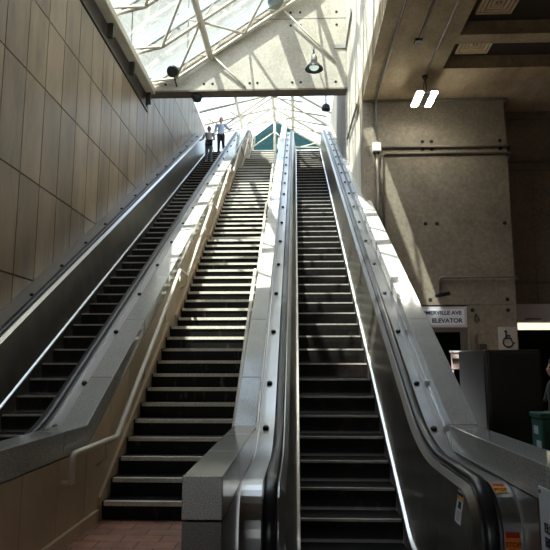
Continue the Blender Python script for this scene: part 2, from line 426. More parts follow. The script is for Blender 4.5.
MB().prism([(-.85, roof_z(-.85) - .02), (-.45, roof_z(-.45) - .02), (-.45, roof_z(-.45) + .2), (-.85, roof_z(-.85) + .2)], 5.75, 17.12, axis='y').build('sun_blocker', 'rafter_paint', sky)  # strip added to block sun, narrowing the light stripe on the back wall
# pale tubes standing off the gable
for a, b in (((-2.6, 11.1), (-1.55, 10.05)), ((-.4, 12.6), (1.25, 10.85)), ((-.4, 12.6), (-2.6, 11.1))):
    MB().tube([(a[0], YG - .12, a[1]), (b[0], YG - .03, b[1])], .03, 8).build('wall_brace', 'frame_paint', sky)

mb = MB(); mb.box(WL - .4, XR + .4, 17.64, 20.2, 14.6, 15.0); mb.box(WL - .4, -2.9, 20.2, 26, 14.6, 15.0)  # hidden slab added to keep light off the upper wall and flights
struct(mb.build('ceiling_shade', 'ceiling_concrete'), 'unseen concrete slab added behind the gable beam to shade the upper wall', 'ceiling')

# ------------------------------------------------------------------ rear skylight and glazed end
rs = thing('atrium_roof', 'far glass roof with crossing tube bars over the upper landing', 'skylight', (-1.1, 29, ZTOP))
RX, RZ = -1.1, 14.27
ZL, ZR = 13.42, 12.62
def rz(x): return RZ + (x - RX) * ((RZ - ZL) / (RX - WL) if x < RX else (ZR - RZ) / (XR - RX))
for ya, yb in ((29.6, 26.9), (26.85, 23.9), (23.85, 20.3)):
    MB().prism([(WL, rz(WL) + .05), (RX, RZ + .05), (RX, RZ + .065), (WL, rz(WL) + .065)], yb, ya, axis='y').build('glass_pane', 'roof_glass', rs)
    MB().prism([(RX, RZ + .05), (XR, rz(XR) + .05), (XR, rz(XR) + .065), (RX, RZ + .065)], yb, ya, axis='y').build('glass_pane', 'roof_glass', rs)
for y in (29.5, 28, 26.5, 25, 23, 20.5):
    MB().tube([(WL, y, rz(WL)), (RX, y, RZ), (XR, y, rz(XR))], .065, 8).build('rafter', 'frame_paint', rs)
for x in (RX, -.14, -2.8): MB().tube([(x, 20.3, rz(x) - .02), (x, 29.5, rz(x) - .02)], .075, 8).build('purlin', 'frame_paint', rs)
for i, (xa, xb) in enumerate(((-4.5, -2.8), (-4.5, RX), (-4.0, .3), (-2.8, 1.4), (-1.7, 1.5), (-.6, 1.5))):
    ya = 29.4; yb = 29.4 - (xb - xa) * .92
    MB().tube([(xa, ya, rz(xa) - .03), (RX if xa < RX < xb else (xa + xb) / 2, ya + (yb - ya) * ((RX if xa < RX < xb else (xa + xb) / 2) - xa) / (xb - xa), rz(RX if xa < RX < xb else (xa + xb) / 2) - .03), (xb, yb, rz(xb) - .03)], .055, 6).build('brace', 'frame_paint', rs)
for a, b in (((-3.4, 29.4), (-4.3, 27.4)), ((-2.2, 29.4), (-3.2, 27.2)), ((.2, 27.2), (-.9, 29.3))):
    MB().tube([(a[0], a[1], rz(a[0]) - .03), (b[0], b[1], rz(b[0]) - .03)], .04, 6).build('brace', 'frame_paint', rs)
ew = thing('end_window', 'teal glazed gable behind the upper landing with a pale centre post', 'window', (-1.1, 29.5, ZTOP))
MB().box(WL, XR, 29.45, 29.6, ZTOP, 12.6).build('parapet', 'stone_light', ew)
MB().prism([(-2.35, 12.62), (RX, 12.62), (RX, RZ - .08), (-2.35, rz(-2.35) - .75)], 29.5, 29.53, axis='y').build('glass_pane', 'teal_glass', ew)
MB().prism([(RX, 12.62), (XR, 12.62), (RX, RZ - .08)], 29.5, 29.53, axis='y').build('glass_pane', 'teal_glass', ew)
MB().prism([(WL, 12.62), (-2.37, 12.62), (-2.37, rz(-2.37) - .08), (WL, rz(WL) - .08)], 29.5, 29.53, axis='y').build('glass_pane', 'roof_glass', ew)
MB().tube([(RX, 29.46, 12.6), (RX, 29.46, RZ)], .07, 10).build('post', 'frame_paint', ew)
MB().tube([(-.14, 29.46, 12.6), (-.14, 29.46, rz(-.14))], .05, 10).build('post', 'frame_paint', ew)
for a, b in (((-2.3, 12.75), (RX, 13.6)), ((RX, 13.6), (-.2, 12.7)), ((.1, 12.7), (1.3, 13.0)), ((-.2, 12.75), (1.2, 12.7))):
    MB().tube([(a[0], 29.44, a[1]), (b[0], 29.44, b[1])], .03, 6).build('brace', 'frame_paint', ew)

# ------------------------------------------------------------------ staircase
FL = [(12, .583), (12, .583), (12, .583), (10, 1.16), (8, 1.16), (8, .4)]
SR = ZTOP / 62; SX0, SX1 = -2.026, -.64
stairs = thing('staircase', 'long black granite staircase with pale nosings between the two escalators', 'stairs', (-1.3, 6.32, 0))
y = 6.32; z = 0; NOSES = []; proto = None; land_meshes = {}
for fi, (n, L) in enumerate(FL):
    for k in range(n):
        z += SR; run = .278 if k < n - 1 else L
        NOSES.append((y, z, k == n - 1, k == 0)); key = round(run, 3)
        if key not in land_meshes:
            s_ = MB().prism([(0, 0), (run + .06, 0), (run + .06, -.30), (.045, -.30), (.02, -SR), (.006, -.03)], SX0, SX1).build('step', 'black_granite')
            n_ = MB().prism([(-.006, .004), (.052, .004), (.052, -.004), (.010, -.006), (.010, -.040), (-.006, -.040)], SX0 + .02, SX1 - .005).build('nosing', 'nosing_strip')
            land_meshes[key] = (s_.data, n_.data); bpy.data.objects.remove(s_); bpy.data.objects.remove(n_)
        me, nm = land_meshes[key]
        so = bpy.data.objects.new('step', me); COL.objects.link(so); so.parent = stairs; so.location = Vector((0, y, z)) - stairs.location
        no = bpy.data.objects.new('nosing', nm); COL.objects.link(no); no.parent = so
        y += run
STAIR_TOP = y

# ------------------------------------------------------------------ dividers with granite copings
CV = 1.33; CH = 1.0; CF = .225
YK = yn(CH - CV)                          # kink of the coping
YKT = yn(ZTOP + CH - CV)
def cop_z(y): return CH if y < YK else (min(zn(y) + CV, ZTOP + CH))
def divider(name, label, x0, x1, ystart, yend, joints, side_mat, faces, base=True, side_top=True):
    d = thing(name, label, 'dividing wall', ((x0 + x1) / 2, ystart, 0))
    cuts = [ystart] + joints + [yend]
    for a, b in zip(cuts, cuts[1:]):
        path = [(a + .004, cop_z(a + .004))]
        for q in (YK, YKT):
            if a < q < b: path.append((q, cop_z(q)))
        path.append((b - .004, cop_z(b - .004)))
        top = path; bot = [(yy, zz - CF) for yy, zz in path]
        MB().prism(top + bot[::-1], x0, x1).build('coping', 'granite' if name != 'x' else 'granite', d, bevel=.006)
    # body below the coping, set in a little, of upright stone panels
    yy = ystart + .01; pw = .69; mb = MB()
    core_top = [(ystart + .02, CH - CF - .02), (YK, CH - CF - .02), (YKT, ZTOP + CH - CF - .02), (yend, ZTOP + CH - CF - .02)]
    core_bot = [(yend, ZTOP - 1.0), (YKT, ZTOP - 1.0), (Y0 + 1.0, -.6), (ystart + .02, -.6)]
    mb.prism(core_top + core_bot, x0 + .035, x1 - .035, tint=.3)
    while yy < yend - .05:
        ye = min(yy + pw, yend)
        pts = [yy + .004] + [q for q in (YK, YKT) if yy < q < ye] + [ye - .004]
        tp = [(q, cop_z(q) - CF - .012) for q in pts]
        bt = [(q, max(-.5, zn(q) - 1.0)) for q in pts]
        t = random.uniform(.9, 1.1)
        for f in faces:
            xa, xb = (x1 - .03, x1 - .004) if f == 'R' else (x0 + .004, x0 + .03)
            mb.prism(tp + bt[::-1], xa, xb, tint=t)
        yy = ye
    mb.build('side_panels', side_mat, d)
    MB().box(x0 + .004, x1 - .004, ystart + .004, ystart + .05, -.5, CH - CF - .01).build('end_panel', 'dark_granite', d)
    return d
JM = [YK + .02, 6.65, 7.93, 9.33, 10.62, 11.9, 13.2, 14.5, 15.8, 17.1, 18.4, 19.7, 21, 22.3, 23.6, 24.9, 26.2]
dl = divider('divider_wall', 'tan stone divider under a grey coping between the far escalator and the stairs', -2.32, -2.06, -1, 27.6, [.6, 2.2, 3.9, 5.3] + [YK + .02 + .75] + JM[2:], 'divider_stone', 'LR')
dm = divider('divider_wall', 'granite topped divider with a square block end between stairs and near escalator', -.62, -.40, 3.27, 27.2, [4.2, 5.2] + JM[1:], 'dark_granite', 'LR')
dr = divider('divider_wall', 'granite coped wall beside the near escalator, brightly sunlit higher up', 1.475, 1.745, .4, 27.2, [2.2, 3.69, 5.9] + JM[2:], 'dark_granite', 'LR')
# stringer and plinth on the stair side of the tan divider
mb = MB()
mb.prism([(-1, .12), (6.25, .12), (6.25, -.02), (-1, -.02)], -2.062, -2.03)
mb.build('plinth', 'divider_stone', dl)
seg = []
for (a, b, last, first) in NOSES:
    if first: seg = [(a, b)]
    if last:
        (ya, za) = seg[0]
        MB().prism([(ya - .03, za - SR - .02), (ya - .03, za + .05), (a - .02, b + .06), (a + .10, b + .06), (a + .10, b - .3), (ya + .5, za - .3)], -2.063, -2.03).build('stringer', 'divider_stone', dl)

# ------------------------------------------------------------------ escalators
RAILV = 1.0; RAILH = LOW + 1.02
YRK = yn(RAILH - RAILV); YRT = yn(ZTOP + 1.02 - RAILV)
NC = (4.53, .42); NR = .35; YE = 28.0
def rail_path(inset=0.0, tail=True):
    r = NR - inset
    p = []
    a0, a1 = (-100, 90)
    arc = [(NC[0] - r * math.cos(R(a)), NC[1] + r * math.sin(R(a))) for a in range(-80, 91, 10)]
    p += ([(NC[0] + .3, NC[1] - r + .01)] if tail else []) + arc
    top = RAILH - inset
    mid = fillet([(NC[0], top), (YRK, top), (YRT, ZTOP + 1.02 - inset), (YE, ZTOP + 1.02 - inset)], 2.6, 12)
    p += mid[1:]
    cz = ZTOP + 1.02 - NR
    p += [(YE + r * math.sin(R(a)), cz + r * math.cos(R(a))) for a in range(10, 171, 10)]
    return p
def clad_path():
    c = (4.44, .45); r = .32
    p = [(c[0] - r, LOW), (c[0] - r, .2)] + [(c[0] - r * math.cos(R(a)), c[1] + r * math.sin(R(a))) for a in range(0, 91, 10)]
    mid = fillet([(c[0], c[1] + r), (YRK + .02, RAILH - .05), (YRT + .02, ZTOP + .97), (YE, ZTOP + .97)], 2.6, 12)
    return p + mid[1:] + [(YE + .3, ZTOP + .8), (YE + .33, ZTOP)]
def line_path(v, y0=4.3, y1=YE):
    a, b = LOW + .02 + v, ZTOP + v
    return fillet([(y0, a), (yn(a - v), a), (yn(b - v), b), (y1, b)], .9, 6)
def zline(path, y):
    for (a, za), (b, zb) in zip(path, path[1:]):
        if a <= y <= b and b > a: return za + (zb - za) * (y - a) / (b - a)
    return path[0][1] if y < path[0][0] else path[-1][1]

step_mesh = MB().prism([(0, 0), (RUN, 0), (RUN, -.03), (.09, -.26), (.05, -.262), (.022, -.20), (.006, -.10), (0, -.03)], .0, 1.07).build('step', 'step_metal')
edge_mesh = MB().prism([(-.004, .003), (.035, .003), (.035, -.003), (.004, -.006), (.004, -.022), (-.004, -.022)], .015, 1.055).build('nosing', 'step_edge')
SM, EM = step_mesh.data, edge_mesh.data
bpy.data.objects.remove(step_mesh); bpy.data.objects.remove(edge_mesh)

def escalator(label, xs, deckL, deckR):
    """xs: left edge of the steps; deckL / deckR: outer x of each deck."""
    e = thing('escalator', label, 'escalator', (xs + .535, 5.0, LOW))
    W = 1.07
    for k in range(-4, 52):
        yy = Y0 + RUN * k; zz = max(LOW + .022, min(RISE * k, ZTOP))
        s_ = bpy.data.objects.new('step', SM); COL.objects.link(s_); s_.parent = e; s_.location = Vector((xs, yy, zz)) - e.location
        n_ = bpy.data.objects.new('nosing', EM); COL.objects.link(n_); n_.parent = s_
    MB().box(xs, xs + W, 3.2, Y0 - 4 * RUN - .01, LOW - .02, LOW + .02).build('comb_plate', 'stainless', e)
    MB().box(xs, xs + W, Y0 + 52 * RUN, Y0 + 52 * RUN + 1.2, ZTOP - .04, ZTOP + .005).build('comb_plate', 'stainless', e)
    for sgn, x0, deck in ((-1, xs, deckL), (1, xs + W, deckR)):
        def X(o): return x0 + sgn * o
        # skirt and its bright cap
        MB().sweep(line_path(0), [(X(.004), -.36), (X(.004), .09), (X(.018), .09), (X(.018), -.36)]).build('skirt', 'panel_steel', e)
        MB().sweep(line_path(0), [(X(-.012), .08), (X(-.008), .10), (X(.045), .12), (X(.045), .08)]).build('skirt_trim', 'bright_trim', e)
        # balustrade panels, joints square to the slope
        lo = line_path(.12, 4.1); hi = rail_path(.05, False); hi = [p for p in hi if True]
        topline = [p for p in hi if p[0] >= NC[0] - NR and p[1] >= NC[1]]
        def tilt(yb): return .33 * max(0, min(1, (yb - 6.0) / 1.0, (26.5 - yb) / 1.0))
        cuts = [4.25, 5.15, 7.75]
        while cuts[-1] + 2.6 < YE: cuts.append(cuts[-1] + 2.6)
        cuts.append(YE)
        for a, b in zip(cuts, cuts[1:]):
            n = 14 if b < 9 else 6
            ys = [a + .003 + (b - a - .006) * i / n for i in range(n + 1)]
            mb = MB(); ra = []
            for yb in ys:
                yt = yb - tilt(yb)
                zt = zline(topline, yt) if yt > NC[0] - NR + .05 else NC[1]
                zb = zline(lo, yb)
                ra.append([mb.bm.verts.new(p) for p in ((X(.02), yb, zb), (X(.13), yt, zt), (X(.155), yt, zt), (X(.045), yb, zb))])
            for p, q in zip(ra, ra[1:]):
                for i in range(4): mb._f([p[i], p[(i + 1) % 4], q[(i + 1) % 4], q[i]])
            mb._f(ra[0]); mb._f(ra[-1][::-1])
            mb.build('balustrade_panel', 'panel_steel', e)
        # rail guide and handrail
        path = rail_path()
        MB().sweep(rail_path(.03, False), [(X(.106), -.050), (X(.102), -.044), (X(.145), 0), (X(.285), 0), (X(.285), -.035), (X(.135), -.035)]).build('rail_guide', 'stainless', e)
        cx = .205; sec = []
        for k in range(12):
            a = 2 * math.pi * k / 12
            sec.append((X(cx + .050 * math.copysign(abs(math.cos(a)) ** .7, math.cos(a))), -.004 + .034 * math.copysign(abs(math.sin(a)) ** .7, math.sin(a))))
        MB().sweep(path, sec, smooth=True).build('handrail', 'black_rubber', e)
        # outer deck, wrapping down over the newel
        xo = deck; xi = X(.262)
        mbd = MB().sweep(clad_path(), [(min(xi, xo), -.03), (min(xi, xo), 0), (max(xi, xo), 0), (max(xi, xo), -.03)], smooth=False)
        dk = mbd.build('deck', 'stainless', e)
        xm = X(.262) * .45 + deck * .55 if abs(deck - X(.262)) < .25 else X(.36)
        for yk in [6.35] + [7.165 + 1.172 * i for i in range(16)]:
            zk = zline([p for p in clad_path() if p[0] > 4.3], yk)
            nv = Vector((0, 0, 1)) if yk < YRK else Vector((0, -.5, .866))
            MB().lathe([(.030, -.005), (.034, .012), (.028, .030), (.012, .036)], (xm, yk, zk), 12, nv).build('deck_stud', 'black_paint', dk)
        # newel closing plate between deck and panel
        pl = [(NC[0] - (NR - .05) * math.cos(R(a)), NC[1] + (NR - .05) * math.sin(R(a))) for a in range(0, 91, 10)]
        MB().prism([(NC[0] - NR + .05, LOW), *pl, (5.2, RAILH - .08), (5.2, LOW)], X(.16), X(.26)).build('newel', 'stainless', e)
    return e
eL = escalator('far escalator against the stone panel wall, carrying two people', -4.0, WL + .005, -2.325)
eR = escalator('empty near escalator between granite copings', .015, -.395, 1.47)

# ------------------------------------------------------------------ details on the near escalator's newel
PX = .015 + 1.07
lb = MB()
lb.prism([(4.68, .44), (4.52, .44), (4.49, .67), (4.49, .69), (4.635, .69), (4.645, .68)], 0, .003)
o = lb.build('safety_label', 'sign_white', eR)
def on_panel(o):                                          # lean the label with the panel it is stuck on
    for v in o.data.vertices:
        z = v.co.z; v.co.x += PX + .02 + .11 * max(0, min(1, (z + .10) / .80)) - .010
on_panel(o)
for (za, zb, mt) in ((.635, .655, 'black_paint'), (.605, .635, 'yellow')):
    def yy(z, side): return (4.49 + .03 * (.69 - z) / .25) if side else (4.64 + .03 * (.69 - z) / .25)
    q = MB().prism([(yy(za, 0), za), (yy(za, 1) + .01, za), (yy(zb, 1) + .01, zb), (yy(zb, 0), zb)], -.003, .0).build('label_band', mt, o)
    on_panel(q)
q = MB().prism([(4.62, .545), (4.55, .545), (4.545, .595), (4.60, .595)], -.003, 0).build('pictogram', 'sign_blue', o); on_panel(q)
q = MB().prism([(4.635, .46), (4.55, .46), (4.54, .53), (4.62, .53)], -.002, 0).build('small_print', 'sign_grey', o); on_panel(q)
# stop stickers and switch plate follow the cladding curve
CC, CRr = (4.44, .45), .32
def on_curve(a0, a1, x0, x1, h, name, mat, parent):
    P = [(CC[0] - (CRr + h) * math.cos(R(a0 + (a1 - a0) * i / 5)), CC[1] + (CRr + h) * math.sin(R(a0 + (a1 - a0) * i / 5))) for i in range(6)]
    Q = [(CC[0] - (CRr + .001) * math.cos(R(a0 + (a1 - a0) * i / 5)), CC[1] + (CRr + .001) * math.sin(R(a0 + (a1 - a0) * i / 5))) for i in range(6)]
    return MB().prism(P + Q[::-1], x0, x1).build(name, mat, parent)
def curve_text(body, size, a, x, h, mat, parent):
    y = CC[0] - (CRr + h) * math.cos(R(a)); z = CC[1] + (CRr + h) * math.sin(R(a))
    return text(body, size, (x, y, z), (R(90 - a), 0, 0), mat, parent, align='CENTER', depth=.001)
SXa, SXb = 1.352, 1.452; SXm = (SXa + SXb) / 2
s1 = on_curve(57, 77, SXa, SXb - .01, .004, 'stop_sticker', 'yellow', eR)
on_curve(70, 76, SXa + .006, SXb - .016, .006, 'header_band', 'red', s1)
curve_text('STOP', .036, 61, SXm - .005, .006, 'red', s1)
sp = on_curve(24, 50, SXa, SXb, .012, 'switch_plate', 'galvanised', eR)
on_curve(28, 47, SXa + .012, SXb - .012, .015, 'switch_cover', 'panel_steel', sp)
s2 = on_curve(-14, 10, SXa, SXb, .004, 'stop_sticker', 'orange', eR)
on_curve(4, 9.5, SXa + .006, SXb - .006, .006, 'header_band', 'red', s2)
curve_text('STOP', .042, -6, SXm, .006, 'red', s2)
on_curve(-13, -9, SXa + .02, SXb - .02, .006, 'arrow_band', 'red', s2)

# ------------------------------------------------------------------ stair handrails
NY = {}
def stair_rail(x, wallx, label):
    pts = [(5.27, .56), (5.27, .81), (6.55, .81)]
    tops = [(a, b) for (a, b, last, first) in NOSES if last]; firsts = [(a, b) for (a, b, last, first) in NOSES if first]
    z_prev = .81; brackets = [(6.2, .81)]
    for i, ((yt, zt), (yf, zf)) in enumerate(zip(tops, firsts)):
        if i > 0:
            pts.append((yf + .46, z_prev)); brackets.append((yf + .40, z_prev)); 
        y_a = pts[-1][0]; z_t = zt + .97; y_t = yt + .40
        brackets += [(y_a + (y_t - y_a) * q, z_prev + (z_t - z_prev) * q) for q in (.34, .68)] + [(y_t + .04, z_t)]
        pts.append((y_t, z_t)); z_prev = z_t
    pts += [(pts[-1][0] + .5, z_prev), (pts[-1][0] + .5, z_prev - .3)]
    r = thing('stair_handrail', label, 'handrail', (x, 5.27, 0))
    MB().tube([(x, a, b) for a, b in fillet(pts, .05, 4)], .029, 10).build('rail', 'handrail_paint', r)
    for (a, b) in brackets:
        s = 1 if wallx > x else -1
        MB().tube([(x, a, b - .01), (x, a, b - .18), (wallx - s * .012, a, b - .24)], .016, 8).build('bracket', 'handrail_paint', r)
    s = 1 if wallx > x else -1
    MB().tube([(x, 5.27, .57), (wallx - s * .012, 5.27, .57)], .02, 8).build('bracket', 'handrail_paint', r)
    return r
stair_rail(-1.965, -2.064, 'cream pipe handrail stepping up along the tan stone divider')
stair_rail(-.695, -.616, 'cream pipe handrail half hidden behind the granite topped divider')

# ------------------------------------------------------------------ lamps
lamp = thing('bell_lamp', 'black bell shaped lamp hanging in front of the pale gable beam', 'lamp', (.56, 16.6, 10.9))
MB().tube([(.56, YG - .01, 11.05), (.56, 16.75, 11.08), (.56, 16.6, 11.02), (.56, 16.6, 10.72)], .022, 8).build('arm', 'black_paint', lamp)
MB().lathe([(.05, .02), (.06, 0)], (.56, YG - .001, 11.05), 14, (0, -1, 0)).build('wall_plate', 'black_paint', lamp)
MB().lathe([(.055, 10.78), (.09, 10.70), (.10, 10.56), (.07, 10.52)], (.56, 16.6, 0), 18).build('neck', 'galvanised', lamp)
MB().lathe([(.08, 10.54), (.13, 10.50), (.20, 10.42), (.27, 10.33), (.275, 10.30), (.262, 10.30), (.19, 10.40), (.11, 10.48), (.05, 10.50)], (.56, 16.6, 0), 24).build('shade', 'black_paint', lamp)
MB().lathe([(.03, 10.47), (.12, 10.42), (.15, 10.36), (.11, 10.31), (.03, 10.29)], (.56, 16.6, 0), 18).build('bulb', 'lamp_glass', lamp)
fl = thing('flood_lamp', 'small dark flood lamp low on the gable beam near the stone wall', 'lamp', (-3.73, 17, 10.4))
MB().lathe([(.17, -.12), (.18, 0), (.12, .12), (.04, .16)], (-3.73, 16.76, 10.42), 18, (.1, .7, .6)).build('housing', 'black_paint', fl)
MB().tube([(-3.73, 16.86, 10.38), (-3.70, 17.19, 10.12)], .025, 8).build('bracket', 'black_paint', fl)
dc = thing('dome_fixture', 'small dark dome under the gable beam edge', 'lamp', (-3.1, 17.45, 9.93))
MB().lathe([(.16, 9.925), (.16, 9.86), (.12, 9.76), (.03, 9.72)], (-3.1, 17.45, 0), 18).build('dome', 'black_paint', dc)
MB().lathe([(.19, 9.93), (.19, 9.90)], (-3.1, 17.45, 0), 18).build('ring', 'dark_steel', dc)
pl = thing('pendant_lamp', 'dark lamp hanging from the gable beam over the near escalator', 'lamp', (.95, 17.5, 9.93))
MB().tube([(.95, 17.5, 9.93), (.95, 17.5, 9.6)], .02, 8).build('stem', 'black_paint', pl)
MB().lathe([(.05, 9.62), (.12, 9.56), (.14, 9.42), (.10, 9.40)], (.95, 17.5, 0), 16).build('shade', 'black_paint', pl)

tl = thing('twin_tube_lamp', 'twin bright white tube lamp hung below the concrete ceiling', 'lamp', (2.82, 12.35, 7.35))
MB().box(2.74, 2.90, 12.02, 12.68, 7.30, 7.37).build('body', 'lamp_grey', tl, bevel=.01)
for x in (2.667, 2.975):
    MB().box(x - .065, x + .065, 12.0, 12.7, 7.305, 7.35).build('tube', 'tube_glow', tl, bevel=.01)
    MB().box(x - .07, x + .07, 11.99, 12.71, 7.352, 7.39).build('reflector', 'lamp_grey', tl)
for y in (12.05, 12.65): MB().tube([(2.82, y, 7.37), (2.82, 12.2, 7.78)], .008, 6).build('cable', 'black_paint', tl)
MB().lathe([(.06, 7.74), (.06, 7.80)], (2.82, 12.2, 0), 12).build('ceiling_box', 'dark_steel', tl)

# ------------------------------------------------------------------ conduits
def pipe(pts, r, label, mat='conduit_paint', fil=.12, clips=()):
    o = MB().tube(fillet(pts, fil, 5), r, 8).build('electrical_conduit', mat)
    tag(o, label, 'conduit')
    return o
zt = ZC - .03
pipe([(1.91, -2, zt), (1.91, YB - .04, zt), (1.91, YB - .04, 6.7)], .022, 'conduit along the ceiling edge that turns down the concrete wall', 'galvanised')
pipe([(2.82, -2, zt), (2.82, 12.1, zt)], .022, 'conduit along the ceiling that feeds the twin tube lamp', 'galvanised')
pipe([(1.64, YB - .05, 7.76), (5.02, YB - .05, 7.76), (5.02, 14.13, 7.6), (11, 14.12, 7.6)], .03, 'topmost conduit across the concrete wall just under the ceiling')
pipe([(1.9, YB - .04, 6.62), (5.0, YB - .04, 6.62), (5.0, 14.14, 6.5), (11, 14.14, 6.35)], .03, 'upper of two conduits across the concrete wall at box height')
pipe([(2.02, YB - .04, 3.6), (2.02, YB - .04, 6.46), (5.06, YB - .04, 6.46), (5.06, 14.14, 6.3), (11, 14.14, 6.15)], .026, 'lower conduit that bends from the vertical run to cross the concrete wall')
pipe([(1.90, YB - .04, 3.6), (1.90, YB - .04, 6.5)], .03, 'vertical conduit below the pale junction box')
pipe([(3.22, YB - .05, 3.14), (3.22, YB - .05, 3.52), (5.02, YB - .05, 3.52), (5.02, 14.14, 3.5), (11, 14.14, 3.5)], .028, 'conduit with a bend above the security camera')
pipe([(XR - .04, 14.2, 8.1), (XR - .04, 17.1, 8.3)], .03, 'pipe fixed along the ribbed concrete wall', 'galvanised')
jb = thing('junction_box', 'pale junction box where conduits meet on the concrete wall', 'electrical box', (1.9, YB, 6.6))
MB().box(1.80, 2.0, YB - .12, YB, 6.5, 6.72).build('body', 'stone_light', jb, bevel=.01)
MB().box(1.81, 1.99, YB - .13, YB - .12, 6.51, 6.71).build('cover', 'stone_light', jb, bevel=.004)
st = thing('steel_strap', 'bolted steel strap in the corner of gable beam and ribbed wall', 'bracket', (1.45, 17, 10.3))
MB().box(1.2, 1.56, YG - .03, YG - .005, 11.3, 11.42).build('plate', 'galvanised', st)
MB().box(1.555, 1.59, 15.3, YG - .03, 11.3, 11.42).build('plate', 'galvanised', st)
sl = thing('ceiling_slot', 'dark slotted track in the concrete ceiling with a square end', 'track', (2.4, 10, ZC))
MB().box(2.385, 2.425, 2, 10.7, ZC - .03, ZC - .001).build('track', 'dark_steel', sl)
MB().box(2.32, 2.46, 10.7, 10.85, ZC - .05, ZC - .001).build('end_box', 'dark_steel', sl)
def vent(y0, label):
    v = thing('ceiling_vent', label, 'vent', (3.70, y0 + .33, 8.09), 'ceiling vents between the concrete beams')
    x0, x1, y1, z1 = 3.37, 4.03, y0 + .66, 8.10
    for i in range(4):
        a = i * .075; b = a + .045; z0 = z1 - .05 + i * .004
        mb = MB(); mb.box(x0 + a, x0 + b, y0 + a, y1 - a, z0, z1 - .002); mb.box(x1 - b, x1 - a, y0 + a, y1 - a, z0, z1 - .002)
        mb.box(x0 + b, x1 - b, y0 + a, y0 + b, z0, z1 - .002); mb.box(x0 + b, x1 - b, y1 - b, y1 - a, z0, z1 - .002)
        mb.build('frame' if i == 0 else 'louvre', 'vent_cream', v)
    MB().box(x0 + .31, x1 - .31, y0 + .31, y1 - .31, z1 - .04, z1 - .003).build('core', 'vent_cream', v)
vent(9.67, 'square cream ceiling vent in front of the concrete cross beam')
vent(11.10, 'square cream ceiling vent partly hidden behind the concrete cross beam')

# ------------------------------------------------------------------ signs and camera on the back wall
sg = thing('elevator_sign', 'white sign reading street name and elevator over the dark opening', 'sign', (3.2, YB, 2.6))
MB().box(1.92, 3.82, YB - .02, YB + .2, 2.40, 2.86).build('box', 'sign_grey', sg)
MB().box(2.3, 3.76, YB - .03, YB - .02, 2.45, 2.81).build('face', 'sign_white', sg)
text('SOMERVILLE AVE', .118, (3.70, YB - .031, 2.68), (R(90), 0, 0), 'sign_blue', sg, align='RIGHT', sx=1.08)
text('ELEVATOR', .135, (3.71, YB - .031, 2.50), (R(90), 0, 0), 'sign_blue', sg, align='RIGHT', sx=1.05)
mb = MB(); mb.box(3.78, 3.84, YB + .05, YB + .25, 0, 2.4); mb.box(1.9, 1.96, YB + .05, YB + .25, 0, 2.4); mb.box(1.96, 3.78, YB + .05, YB + .25, 2.30, 2.40)
struct(mb.build('door_1', 'conduit_paint'), 'metal frame of the dark elevator doorway', 'door frame')
cm = thing('security_camera', 'small black security camera above the elevator sign', 'camera', (3.2, YB - .1, 3.1))
MB().box(3.12, 3.4, YB - .32, YB - .2, 3.06, 3.15, rot=Matrix.Rotation(R(-12), 3, 'Y')).build('body', 'black_paint', cm, bevel=.015)
MB().tube([(3.22, YB - .02, 3.2), (3.22, YB - .2, 3.14)], .03, 8).build('bracket', 'black_paint', cm)
MB().lathe([(.035, 0), (.04, .05), (.03, .05)], (3.13, YB - .27, 3.08), 12, (-.9, -.3, -.2)).build('lens', 'black_paint', cm)
rs2 = thing('ring_bolt', 'dark metal ring on the concrete wall beside the elevator sign', 'ring', (4.02, YB, 2.6))
mb = MB(); mb.tube([(4.02 + .05 * math.cos(R(a)), YB - .02, 2.58 + .07 * math.sin(R(a))) for a in range(0, 361, 20)], .012, 6); mb.build('ring', 'dark_steel', rs2)
MB().box(4.0, 4.04, YB - .03, YB, 2.64, 2.70).build('plate', 'dark_steel', rs2)
MB_ = tag(MB().box(4.06, 4.22, YB - .03, YB, 1.78, 2.02).build('wall_plate', 'dark_steel', bevel=.005), 'small dark plate on the concrete wall by the accessibility sign', 'plate')
tag(MB().box(3.86, 3.98, YB - .06, YB, 1.85, 2.25).build('intercom_panel', 'conduit_paint', bevel=.006), 'narrow dull metal panel on the wall beside the elevator doorway', 'panel')
# accessibility sign
ac = thing('accessibility_sign', 'grey sign with a black wheelchair symbol at the wall corner', 'sign', (4.7, YB, 2.1))
MB().box(4.49, 4.90, YB - .02, YB, 1.55, 2.40).build('plate', 'acc_grey', ac)
yy = YB - .024
def sym(cx, cz, s):
    mb = MB()
    mb.lathe([(.028 * s, 0), (.028 * s, .006), (.01, .006)], (cx - .04 * s, YB - .02, cz + .155 * s), 14, (0, -1, 0))
    r = .016 * s
    mb.tube([(cx - .04 * s, yy, cz + .12 * s), (cx - .035 * s, yy, cz + .02 * s), (cx + .05 * s, yy, cz + .02 * s), (cx + .085 * s, yy, cz - .075 * s), (cx + .125 * s, yy, cz - .06 * s)], r, 6)
    mb.tube([(cx - .035 * s, yy, cz + .07 * s), (cx + .04 * s, yy, cz + .07 * s)], r * .8, 6)
    mb.tube([(cx - .005 * s + .095 * s * math.cos(R(a)), yy, cz - .05 * s + .095 * s * math.sin(R(a))) for a in range(115, 350, 12)], r * .9, 6)
    return mb.build('symbol', 'black_paint', ac)
sym(4.70, 2.12, 1.15)
MB().tube([(4.70 + .09 * math.cos(R(a)), yy, 1.78 + .09 * math.sin(R(a))) for a in range(0, 361, 15)], .012, 6).build('symbol', 'black_paint', ac)
sg2 = thing('hanging_sign', 'long grey sign box above the lit strip over the dark opening', 'sign', (6, 14.1, 2.7))
MB().box(5.12, 8.6, 14.05, 14.19, 2.55, 2.98).build('box', 'sign_grey', sg2)
MB().box(6.0, 6.4, 14.045, 14.05, 2.78, 2.9).build('mark', 'red', sg2)
MB().box(5.35, 5.72, 14.045, 14.05, 2.61, 2.64).build('small_print', 'sign_blue', sg2)
